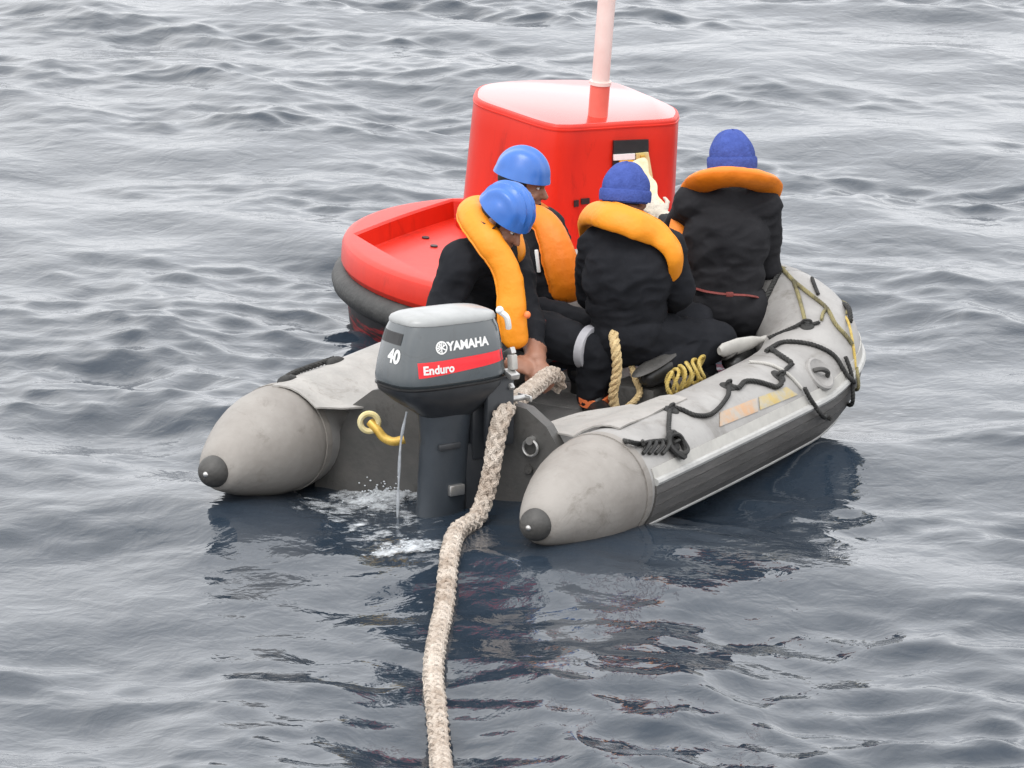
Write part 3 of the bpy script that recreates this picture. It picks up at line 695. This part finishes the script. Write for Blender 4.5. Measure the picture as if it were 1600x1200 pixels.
def head_parts(c, face, up):
    f = Vector(face).normalized(); u = Vector(up); u = (u - f * u.dot(f)).normalized(); s = f.cross(u)      # s: the head's right
    M = Matrix((s, f, u)).transposed()
    def P(x, y, z): return c + M @ Vector((x, y, z))
    gs = [ell_geo(P(0, -.012, .03), (.075, .094, .092), M), ell_geo(P(0, .02, -.03), (.062, .075, .075), M), ell_geo(P(0, .045, -.085), (.042, .04, .028), M),
          capsule_geo(P(0, .088, .01), P(0, .110, -.028), .010, .0155, 8, 3), ell_geo(P(0, .108, -.032), (.018, .012, .010), M, 10, 6),
          ell_geo(P(0, .086, .028), (.052, .018, .012), M, 12, 8), ell_geo(P(0, .088, -.062), (.026, .012, .007), M, 12, 6), ell_geo(P(0, .086, -.072), (.023, .012, .008), M, 12, 6)]
    for e in (-1, 1):
        gs.append(ell_geo(P(e * .077, -.008, -.01), (.010, .020, .032), M, 10, 8)); gs.append(ell_geo(P(e * .042, .062, -.03), (.024, .024, .02), M, 10, 8))
    return gs, M, P

def build_person(label, J, face, hup, cloth, gloves=(0, 0), curl=(.5, .5), palm=((0, 0, -1), (0, 0, -1)), hdir=None, fat=1.0, group='crew in the inflatable boat', fold=.022):
    base = J['pel'].copy(); base.z = .1
    root = thing('person', label, 'person', (base.x, base.y, base.z), group=group)
    c = J['head']; hg, HM, HP = head_parts(c, face, hup); g = []
    pel, ch, nk = J['pel'], J['chest'], J['neck']
    sp_ = nk - pel; spn = sp_.normalized(); sh = (J['shR'] - J['shL']).normalized(); fwd = spn.cross(sh) * -1; fwd.normalize()
    TM = Matrix((sh, fwd, spn)).transposed()
    hp = (J['hipR'] - J['hipL']).normalized(); HMx = Matrix((hp, spn.cross(hp).normalized() * -1, spn)).transposed()
    g += [ell_geo(pel, (.175 * fat, .135 * fat, .13), HMx, 24, 14), ell_geo(pel.lerp(ch, .5), (.165 * fat, .125 * fat, .17), TM, 24, 14), ell_geo(ch, (.185 * fat, .13 * fat, .20), TM, 24, 14),
          ell_geo(ch.lerp(nk, .6), (.165 * fat, .105 * fat, .10), TM, 24, 12), capsule_geo(ch.lerp(nk, .7), nk, .085, .062), capsule_geo(nk, c + HM @ Vector((0, -.015, -.05)), .056, .055)]
    cuts = []
    for sd in 'LR':
        s, e, wv = J['sh' + sd], J['el' + sd], J['wr' + sd]
        g += [capsule_geo(ch.lerp(nk, .55), s, .095, .082 * fat), capsule_geo(s, e, .080 * fat, .058 * fat), capsule_geo(e, wv, .058 * fat, .043 * fat)]
        h, k, a = J['hip' + sd], J['kn' + sd], J['an' + sd]
        g += [capsule_geo(pel.lerp(h, .4), h, .12, .108 * fat), capsule_geo(h, k, .108 * fat, .078 * fat), capsule_geo(k, a, .076 * fat, .056 * fat)]
    hands = []
    for i, sd in enumerate('LR'):
        wv, e = J['wr' + sd], J['el' + sd]; d = (hdir[i] if hdir and hdir[i] is not None else (wv - e)); d = Vector(d).normalized()
        hands += hand_geo(wv + d * .015, d, Vector(palm[i]), curl[i], -1 if sd == 'L' else 1)
        cuts.append((wv, d))
    me = remesh('body', merge(*(g + hg + hands)), .0075, 4, .5)
    nv = len(me.vertices); co = np.empty(nv * 3); me.vertices.foreach_get('co', co); co = co.reshape(-1, 3)
    nrm = np.empty(nv * 3); me.vertices.foreach_get('normal', nrm); nrm = nrm.reshape(-1, 3)
    hm = np.array(c); isk = np.zeros(nv, int)
    neckp = np.array(nk.lerp(c, .35)); upn = np.array((c - nk).normalized()); isk[(np.linalg.norm(co - hm, axis=1) < .19) & (((co - neckp) @ upn) > -.01)] = 1
    for i, (wv, d) in enumerate(cuts):
        r = co - np.array(wv); isk[(np.linalg.norm(r, axis=1) < .26) & ((r @ np.array(d)) > .0) & (np.linalg.norm(r - np.outer(r @ np.array(d), np.array(d)), axis=1) < .13)] = 2 if gloves[i] else 1
    # folds of the cloth
    disp = np.zeros(nv)
    cl_ = np.where(isk == 0)[0]
    for q in cl_:
        p = Vector(co[q]); w_ = Vector((p.x * 5 + p.z * 3, p.y * 5, p.z * 9 - p.x * 3)) + Vector((base.x * 5, 3, 1)); a_ = noise.noise(w_); disp[q] = noise.noise(p * 5 + Vector((3, 1, 7))) * .6 + (.30 - abs(a_)) * 1.5 * (.6 + noise.noise(p * 3)) + .5 * (.25 - abs(noise.noise(w_ * 2.3)))
    co = co + nrm * (disp * fold + np.where(isk == 0, .006, 0))[:, None]
    me.vertices.foreach_set('co', co.ravel())
    for k in (cloth, 'skin', 'glove_cream'): me.materials.append(MATS[k])
    mi = [int(np.max(isk[list(p.vertices)])) for p in me.polygons]
    me.polygons.foreach_set('material_index', mi)
    body = link('body', me, [], root, True, True, 0)
    # eyes and hair
    for e in (-1, 1):
        V, F = ell_geo(HP(e * .031, .079, .008), (.011, .009, .0055), HM, 10, 8); obj('eye', V, F, 'eye_white', root, True)
        V, F = ell_geo(HP(e * .033, .087, .008), (.005, .0035, .005), HM, 8, 6); obj('pupil', V, F, 'hair', root, True)
        V, F = capsule_geo(HP(e * .018, .094, .030), HP(e * .048, .084, .032), .004, .0035, 6, 3); obj('eyebrow', V, F, 'hair', root, True)
    V, F = ell_geo(HP(0, -.024, .024), (.081, .094, .092), HM, 24, 14, 0, math.pi * .70); obj('hair', V, F, 'hair', root, True)
    # boots
    for sd in 'LR':
        a, k, t = J['an' + sd], J['kn' + sd], J['toe' + sd]
        V, F = merge(capsule_geo(a.lerp(k, .35), a, .066, .058), capsule_geo(a, a.lerp(t, .25), .058, .055), capsule_geo(a.lerp(t, .1), t, .052, .043), ell_geo(a + (a - t).normalized() * .02, (.05, .05, .045)))
        m2 = remesh('boot', (V, F), .012, 3); bt = link('boot', m2, 'boot_black', root, True, True, 0)
        d = (t - a).normalized(); up = (k - a).normalized(); n2 = (up - d * up.dot(d)).normalized(); sM = Matrix((d.cross(n2), d, n2)).transposed()
        V, F = ell_geo(a.lerp(t, .45) - n2 * .045, (.05, .14, .016), sM, 20, 8); obj('sole', V, F, 'dark_rubber', bt, True)
    return root, HM, HP

def life_vest(root, P, rad, m, flat=.62, up=(0, 0, 1)):
    Q = catmull(P, 8); n = len(P) - 1; rr = []
    for i in range(len(Q)):
        f = i / 8; k = min(int(f), n - 1); rr.append(rad[k] + (rad[k + 1] - rad[k]) * (f - k))
    # rounded ends
    rr[0] *= .35; rr[1] *= .72; rr[2] *= .92; rr[-1] *= .35; rr[-2] *= .72; rr[-3] *= .92
    for i in range(len(rr)): rr[i] *= 1 + .03 * noise.noise(Q[i] * 14) 
    V, F = sweep_geo(Q, rr, 28, flat, True, up)
    for i, p in enumerate(Q):                    # welded cloth: shallow creases across the bladder, a pinched edge seam
        for k in range(28):
            v = V[i * 28 + k]; d = v - p; cr_ = (abs(noise.noise(v * 17)) - .25) * .10 + noise.noise(v * 7) * .10 + (.05 if k in (7, 21) else 0); V[i * 28 + k] = p + d * (1 + cr_)
    v = obj('life_vest', V, F, m, root, True, True, 0)
    sm = [V[i * 28 + 7] for i in range(2, len(Q) - 2)]; V2, F2 = sweep_geo(sm, .005, 6); obj('seam', V2, F2, m, v, True)
    return v, Q, rr
def helmet(root, HP, HM, ridges=5):
    V = []; F = []; nu, nv = 48, 16; c = HP(0, -.012, .048)
    for i in range(nv + 1):
        th = math.pi * .545 * i / nv
        for k in range(nu):
            a = 2 * math.pi * k / nu; x = math.sin(th) * math.cos(a); y = math.sin(th) * math.sin(a); z = math.cos(th)
            rid = (.006 if ridges > 4 else .003) * math.cos(x * math.pi * ridges * 1.15) * min(1, z * 2 + .4) if z > -.1 else 0
            fl = .008 * max(0, (th / (math.pi * .545) - .86) / .14)
            r = Vector((.108 + rid + fl, .122 + rid + fl, .120 + rid)); V.append(c + HM @ Vector((x * r.x, y * r.y, z * r.z)))
    for i in range(nv):
        for k in range(nu): F.append((i * nu + k, (i + 1) * nu + k, (i + 1) * nu + (k + 1) % nu, i * nu + (k + 1) % nu))
    n0 = len(V)
    for k in range(nu):
        p = V[nv * nu + k]; V.append(p.lerp(c, .10))
    for k in range(nu): F.append((nv * nu + k, n0 + k, n0 + (k + 1) % nu, nv * nu + (k + 1) % nu))
    h = obj('helmet', V, F, 'helmet_blue', root, True, True, 50)
    for e in (-1, 1):
        P = [HP(e * .098, .03, .012), HP(e * .088, .02, -.05), HP(e * .06, .035, -.10), HP(0, .05, -.118)]
        V, F = sweep_geo(catmull(P, 5), .010, 6, .4); obj('chin_strap', V, F, 'black_plastic', h, True)
    V, F = sweep_geo(catmull([HP(.10 * math.cos(a), -.01 - .105 * math.sin(a), -.022 - .02 * math.sin(a)) for a in np.linspace(0, math.pi, 12)], 3), .013, 8); obj('nape_pad', V, F, 'black_plastic', h, True)
    return h
def beanie(root, HP, HM):
    c = HP(0, -.014, .022); V = []; F = []; nu, nv = 56, 16
    for i in range(nv + 1):
        th = math.pi * .62 * i / nv
        for k in range(nu):
            a = 2 * math.pi * k / nu; rib = .0014 * math.cos(a * 28); w = .006 * noise.noise(Vector((math.cos(a) * 2, math.sin(a) * 2, th * 2)))
            r = Vector((.097 + rib + w, .112 + rib + w, .125 + w)); V.append(c + HM @ Vector((r.x * math.sin(th) ** .9 * math.cos(a), r.y * math.sin(th) ** .9 * math.sin(a), r.z * math.cos(th))))
    for i in range(nv):
        for k in range(nu): F.append((i * nu + k, (i + 1) * nu + k, (i + 1) * nu + (k + 1) % nu, i * nu + (k + 1) % nu))
    b = obj('beanie', V, F, 'beanie_blue', root, True, True, 0)
    rings = []
    for dr, z in ((.0, -.018), (.007, -.02), (.009, -.005), (.009, .02), (.004, .03), (-.003, .028)):
        rings.append([c + HM @ Vector(((.097 + dr + .0014 * math.cos(28 * a)) * math.cos(a), (.112 + dr + .0014 * math.cos(28 * a)) * math.sin(a), z - .02)) for a in [2 * math.pi * k / nu for k in range(nu)]])
    V, F = loft(rings, False); obj('cuff', V, F, 'beanie_blue', b, True, True, 60)
    return b
def JJ(Y0, **k): return {n: at(v[0], v[1], Y0 + v[2]) for n, v in k.items()}

# -- crewman by the motor, bent over the hawser
Y = -.62
J1 = JJ(Y, pel=(752, 490, 0), chest=(752, 425, -.22), neck=(778, 378, -.38), head=(786, 345, -.46), shL=(796, 396, -.12), shR=(722, 405, -.42),
        elL=(822, 482, -.36), wrL=(838, 560, -.62), elR=(690, 480, -.52), wrR=(792, 562, -.66), hipL=(770, 490, .08), hipR=(768, 500, -.10),
        knL=(905, 512, .02), knR=(926, 545, -.36), anL=(915, 615, .0), anR=(930, 636, -.30), toeL=(955, 628, -.02), toeR=(945, 652, -.46))
p1, HM, HP = build_person('person in blue ridged helmet beside the outboard motor, bending over the thick rope', J1, (.62, -.45, -.55), (.25, -.1, 1), 'coverall', curl=(.75, .75), palm=((.3, -.3, -1), (.3, .5, -1)), hdir=((.15, -.35, -.3), (.95, -.15, -.35)))
helmet(p1, HP, HM, 5)
life_vest(p1, [at(806, 545, Y - .62), at(801, 500, Y - .62), at(798, 450, Y - .60), at(786, 410, Y - .58), at(762, 375, Y - .55), at(738, 340, Y - .45), at(732, 322, Y - .32), at(752, 320, Y - .22), at(778, 338, Y - .18), at(800, 368, Y - .2), at(808, 410, Y - .28)],
          [.05, .058, .054, .052, .056, .058, .052, .05, .05, .05, .05], 'vest_yellow', .62, (0, 1, 0))
def knee_band(root, k, a, up, r, m, name='knee_band'):
    d = (a - k).normalized(); c = k.lerp(a, up); u = d.orthogonal().normalized(); s = d.cross(u); rings = []
    for t, q in ((-.022, r), (-.018, r + .008), (.018, r + .008), (.022, r)): rings.append([c + d * t + (u * math.cos(x) + s * math.sin(x)) * q for x in np.linspace(0, 6.2832, 29)[:-1]])
    V, F = loft(rings); return obj(name, V, F, m, root, True)
knee_band(p1, J1['knR'], J1['hipR'], .04, .086, 'grey_band'); knee_band(p1, J1['anR'], J1['knR'], .16, .064, 'orange_trim', 'boot_cuff')
V, F = ell_geo(at(824, 492, Y - .66), (.014, .014, .016), None, 10, 8); obj('inflation_toggle', V, F, 'orange_trim', p1, True)
V, F = sweep_geo(catmull([at(845, 492, Y - .3), at(840, 505, Y - .32), at(843, 525, Y - .32), at(850, 520, Y - .32), at(850, 500, Y - .32)], 5), .009, 6); obj('lanyard', V, F, 'strap_red', p1, True)
# -- crewman behind him
Y = -.12
J2 = JJ(Y, pel=(812, 472, 0), chest=(818, 400, -.02), neck=(820, 330, -.02), head=(817, 288, .0), shL=(850, 352, .17), shR=(805, 358, -.2),
        elL=(880, 420, .25), wrL=(905, 470, .15), elR=(838, 440, -.28), wrR=(872, 484, -.26), hipL=(835, 478, .10), hipR=(832, 484, -.08),
        knL=(945, 500, .14), knR=(935, 505, -.06), anL=(950, 590, .1), anR=(940, 600, -.05), toeL=(985, 600, .08), toeR=(975, 612, -.08))
p2, HM, HP = build_person('person in smooth blue helmet sitting just in front of the red tower', J2, (.93, -.28, -.22), (.1, 0, 1), 'coverall', gloves=(1, 1), curl=(.5, .4), hdir=(None, (.9, .1, -.2)))
helmet(p2, HP, HM, 3)
life_vest(p2, [at(884, 470, Y - .3), at(884, 440, Y - .33), at(874, 400, Y - .32), at(860, 362, Y - .28), at(842, 340, Y - .22), at(800, 336, Y - .13), at(788, 330, Y), at(805, 326, Y + .12), at(840, 334, Y + .16), at(868, 370, Y + .12), at(885, 420, Y + .12)],
          [.06, .075, .07, .058, .052, .06, .06, .06, .06, .06, .06], 'vest_orange', .62, (0, 1, 0))
V, F = box_geo(at(840, 408, Y - .33), (.008, .004, .05), Matrix.Rotation(-.12, 3, 'Y'), .003); obj('chest_label', V, F, 'white_paint', p2, True)
# -- crewman amidships, back turned
Y = -.95
J3 = JJ(Y, pel=(975, 520, 0), chest=(982, 430, -.05), neck=(985, 352, .0), head=(979, 308, .04), shL=(935, 385, .03), shR=(1036, 390, -.03),
        elL=(925, 465, .12), wrL=(960, 480, .34), elR=(1060, 455, -.02), wrR=(1046, 478, .14), hipL=(962, 525, .08), hipR=(1000, 528, -.02),
        knL=(1085, 505, .20), knR=(1122, 530, .12), anL=(1095, 575, .10), anR=(1040, 574, -.08), toeL=(1112, 592, .2), toeR=(1015, 590, -.14))
p3, HM, HP = build_person('person in blue knitted beanie amidships with back turned, yellow-orange collar vest', J3, (.42, .86, -.2), (0, .05, 1), 'coverall', curl=(.6, .5), hdir=(None, (-.75, .1, .1)), palm=((0, 0, -1), (0, .5, -1)))
beanie(p3, HP, HM)
life_vest(p3, [at(940, 430, Y + .3), at(925, 385, Y + .3), at(918, 345, Y + .18), at(928, 332, Y + .02), at(955, 338, Y - .13), at(990, 350, Y - .17), at(1022, 364, Y - .14), at(1046, 386, Y - .15), at(1055, 410, Y - .14), at(1053, 438, Y - .06)],
          [.05, .055, .055, .058, .062, .062, .058, .046, .04, .035], 'vest_yellow', .6, (0, -.3, 1))
# -- crewman at the bow, kneeling, reaching for the buoy
Y = -.56
J4 = JJ(Y, pel=(1132, 478, 0), chest=(1133, 376, .0), neck=(1142, 292, .05), head=(1143, 256, .10), shL=(1084, 318, .04), shR=(1190, 320, .02),
        elL=(1054, 368, .22), wrL=(1042, 345, .52), elR=(1196, 415, .10), wrR=(1165, 440, .34), hipL=(1105, 485, .0), hipR=(1162, 485, -.02),
        knL=(1085, 556, .16), knR=(1168, 556, .20), anL=(1078, 562, -.22), anR=(1150, 560, -.2), toeL=(1075, 572, -.34), toeR=(1148, 570, -.34))
p4, HM, HP = build_person('person in blue beanie kneeling at the bow with back turned, reaching to the buoy', J4, (-.15, .96, -.15), (0, .05, 1), 'coverall_charcoal', gloves=(1, 0), curl=(.35, .5), fat=.98, hdir=((-.55, .45, .45), None), palm=((-.3, .9, 0), (0, 0, -1)))
beanie(p4, HP, HM)
life_vest(p4, [at(1066, 422, Y - .03), at(1062, 390, Y + .0), at(1074, 340, Y + .10), at(1088, 298, Y + .06), at(1105, 281, Y - .07), at(1142, 276, Y - .13), at(1180, 281, Y - .09), at(1197, 292, Y + .02), at(1188, 335, Y + .16), at(1180, 385, Y + .2)],
          [.055, .06, .06, .064, .07, .07, .07, .066, .06, .055], 'vest_orange', .55, (0, -.3, 1))
V, F = sweep_geo(catmull([at(1072, 445, Y - .02), at(1100, 455, Y - .13), at(1135, 460, Y - .165), at(1170, 462, Y - .13), at(1196, 468, Y - .02)], 6), .011, 8, .5); wb = obj('waist_belt', V, F, 'strap_red', p4, True)
V, F = box_geo(at(1140, 460, Y - .176), (.016, .007, .010), None, .004); obj('buckle', V, F, 'strap_red', wb, True)

# ------------------------------------------------------------------ ropes and gear
wl = lambda px, py: (lambda p: Vector((p.x, p.y, sea_z(p.x, p.y) + .03)))(atz(px, py, 0))
P = [at(872, 606, -1.22), at(868, 588, -1.26), at(855, 588, -1.36), at(836, 604, -1.6), at(806, 626, -2.1), at(786, 646, -2.36), at(775, 690, -2.43), at(764, 755, -2.5), at(745, 808, -2.62)] + \
    [wl(x, y) for x, y in ((714, 862), (702, 905), (694, 955), (684, 1000), (677, 1050), (682, 1105), (688, 1160), (690, 1215), (692, 1280))]
V, F = plait_geo(P, .034, .24); tag(obj('hawser', V, F, 'rope_beige'), 'thick beige plaited rope leading over the transom and down across the water', 'rope')
V, F = twist_geo([at(958, 520, -1.25), at(962, 545, -1.3), at(964, 580, -1.3), at(958, 615, -1.28), at(962, 645, -1.25)], .023, 3, .09); tag(obj('tan_rope', V, F, 'rope_tan'), 'tan twisted rope hanging upright beside the grey knee band', 'rope')
V, F = twist_geo([at(985, 560, -1.0), at(992, 590, -1.05), at(1000, 612, -1.1), at(990, 628, -1.15), at(975, 640, -1.2), at(965, 650, -1.3)], .015, 3, .06); tag(obj('tan_rope', V, F, 'rope_tan'), 'thin tan rope lying slack on the boat floor behind the tan upright rope', 'rope')
gs = []
c0 = at(1075, 592, -1.15)
for k in range(6):
    c = at(1046 + 10 * k, 600 - 5 * k, -1.2 + .03 * k)
    gs.append(twist_geo([c + Vector((.012 * math.cos(a * 2 + k), .05 * math.sin(a), .05 * math.cos(a))) for a in np.linspace(0, 6.2832, 13)], .008, 3, .035))
V, F = merge(*gs); tag(obj('rope_coil', V, F, 'rope_yellow'), 'yellow rope coiled beside the near tube', 'rope')
def paddle():
    a, b = at(1152, 541, -.9), at(1278, 506, -.62); d = (b - a).normalized()
    root = thing('paddle', 'pale grey paddle lying across the bow behind the near tube', 'paddle', tuple(a))
    V, F = sweep_geo([a + d * .12, b], .014, 10); obj('shaft', V, F, 'paddle_grey', root, True)
    u = Vector((0, 0, 1)); u = (u - d * u.dot(d)).normalized(); s = d.cross(u); rings = []
    for t, wd in ((-.10, .03), (-.08, .055), (0, .065), (.08, .05), (.14, .02), (.17, .015)): rings.append([a + d * t + u * (wd * .55 * math.cos(x)) + s * (.014 * math.sin(x)) + u * .0 for x in np.linspace(0, 6.2832, 21)[:-1]])
    V, F = loft(rings); obj('blade', V, F, 'paddle_grey', root, True)
    V, F = capsule_geo(b - u * .035, b + u * .035, .014, .014); obj('grip', V, F, 'rope_black', root, True)
paddle()
sq = catmull([at(998, 250, .93), at(1008, 275, .85), at(1018, 300, .7), at(1028, 325, .4), at(1038, 342, .08)], 6)
V, F = sweep_geo(sq, [.03 + .008 * math.sin(k * .8) for k in range(len(sq))], 10, .35, True, (0, -1, .3)); tag(obj('strap', V, F, 'strap_cream'), 'cream strap running from the tower hatch down to the gloved hand', 'strap')
# brass shackle hose on the transom
hp_ = [at(578, 659, -2.14), at(590, 672, -2.16), at(600, 684, -2.17), at(615, 690, -2.18), at(632, 686, -2.18)]
V, F = sweep_geo(catmull(hp_, 6), .018, 10); hk = tag(obj('yellow_hose', V, F, 'brass'), 'short yellow hose with ring end hanging on the transom left of the motor leg', 'hose')
V, F = sweep_geo([at(577, 660, -2.15) + Vector((.036 * math.cos(a), 0, .036 * math.sin(a))) for a in np.linspace(0, 6.2832, 25)], .012, 8); o = obj('ring', V, F, 'cream_plastic', hk)
V, F = box_geo(at(948, 655, -1.45), (.05, .04, .02), Matrix.Rotation(.3, 3, 'Z'), .012); tag(obj('sponge', V, F, 'orange_trim'), 'small orange block on the boat floor at the foot of the tan rope', 'block')

# ------------------------------------------------------------------ foam of the wash
def foam():
    rng = random.Random(5); V = []; F = []; D = []; st = .011; small = []
    # froth: a lumpy, broken skin riding on the water, thick where the wash boils and thinning out to nothing
    for cx, cy, hx, hy, amp, base in ((590, 784, .24, .30, .022, .56), (606, 779, .11, .16, .045, .66), (636, 872, .20, .14, .010, .56), (545, 800, .25, .35, .006, .38), (600, 835, .25, .40, .004, .30)):
        c = atz(cx, cy, 0); nx, ny = int(2 * hx / st), int(2 * hy / st); ids = {}
        for i in range(nx + 1):
            for k in range(ny + 1):
                x = c.x - hx + i * st; y = c.y - hy + k * st; rr = ((x - c.x) / hx) ** 2 + ((y - c.y) / hy) ** 2
                if rr > 1: continue
                q = Vector((x * 11, y * 7, cx)); d = base * (1 - rr) ** .6 + .30 * noise.noise(q) + .16 * noise.noise(q * 2.7)
                ids[i, k] = len(V); D.append(max(0, d)); V.append(Vector((x, y, sea_z(x, y) + .003 + amp * max(0, d) * (.3 + 1.0 * abs(noise.noise(q * 3)) + .7 * abs(noise.noise(q * 7))))))
        for (i, k), a in ids.items():
            t = [ids.get(z) for z in ((i + 1, k), (i + 1, k + 1), (i, k + 1))]
            if None not in t: F.append((a, *t))
    for cx, cy, sx, sy, n, h in ((592, 780, 26, 8, 150, .03), (640, 872, 26, 4, 60, .01)):
        for _ in range(n):
            p = atz(rng.gauss(cx, sx), rng.gauss(cy, sy), 0); r_ = rng.uniform(.0015, .0035); small.append(ell_geo((p.x, p.y, sea_z(p.x, p.y) + abs(rng.gauss(0, h))), (r_ * 1.4, r_ * 1.4, r_), None, 6, 4))
    n0 = len(V); V, F = merge((V, F), *small); D += [1.] * (len(V) - n0)
    o = obj('foam', V, F, 'foam', sharp=0); tag(o, 'white foam churned up around the motor leg', 'foam', kind='stuff')
    o.data.attributes.new('dens', 'FLOAT', 'POINT').data.foreach_set('value', D)
foam()
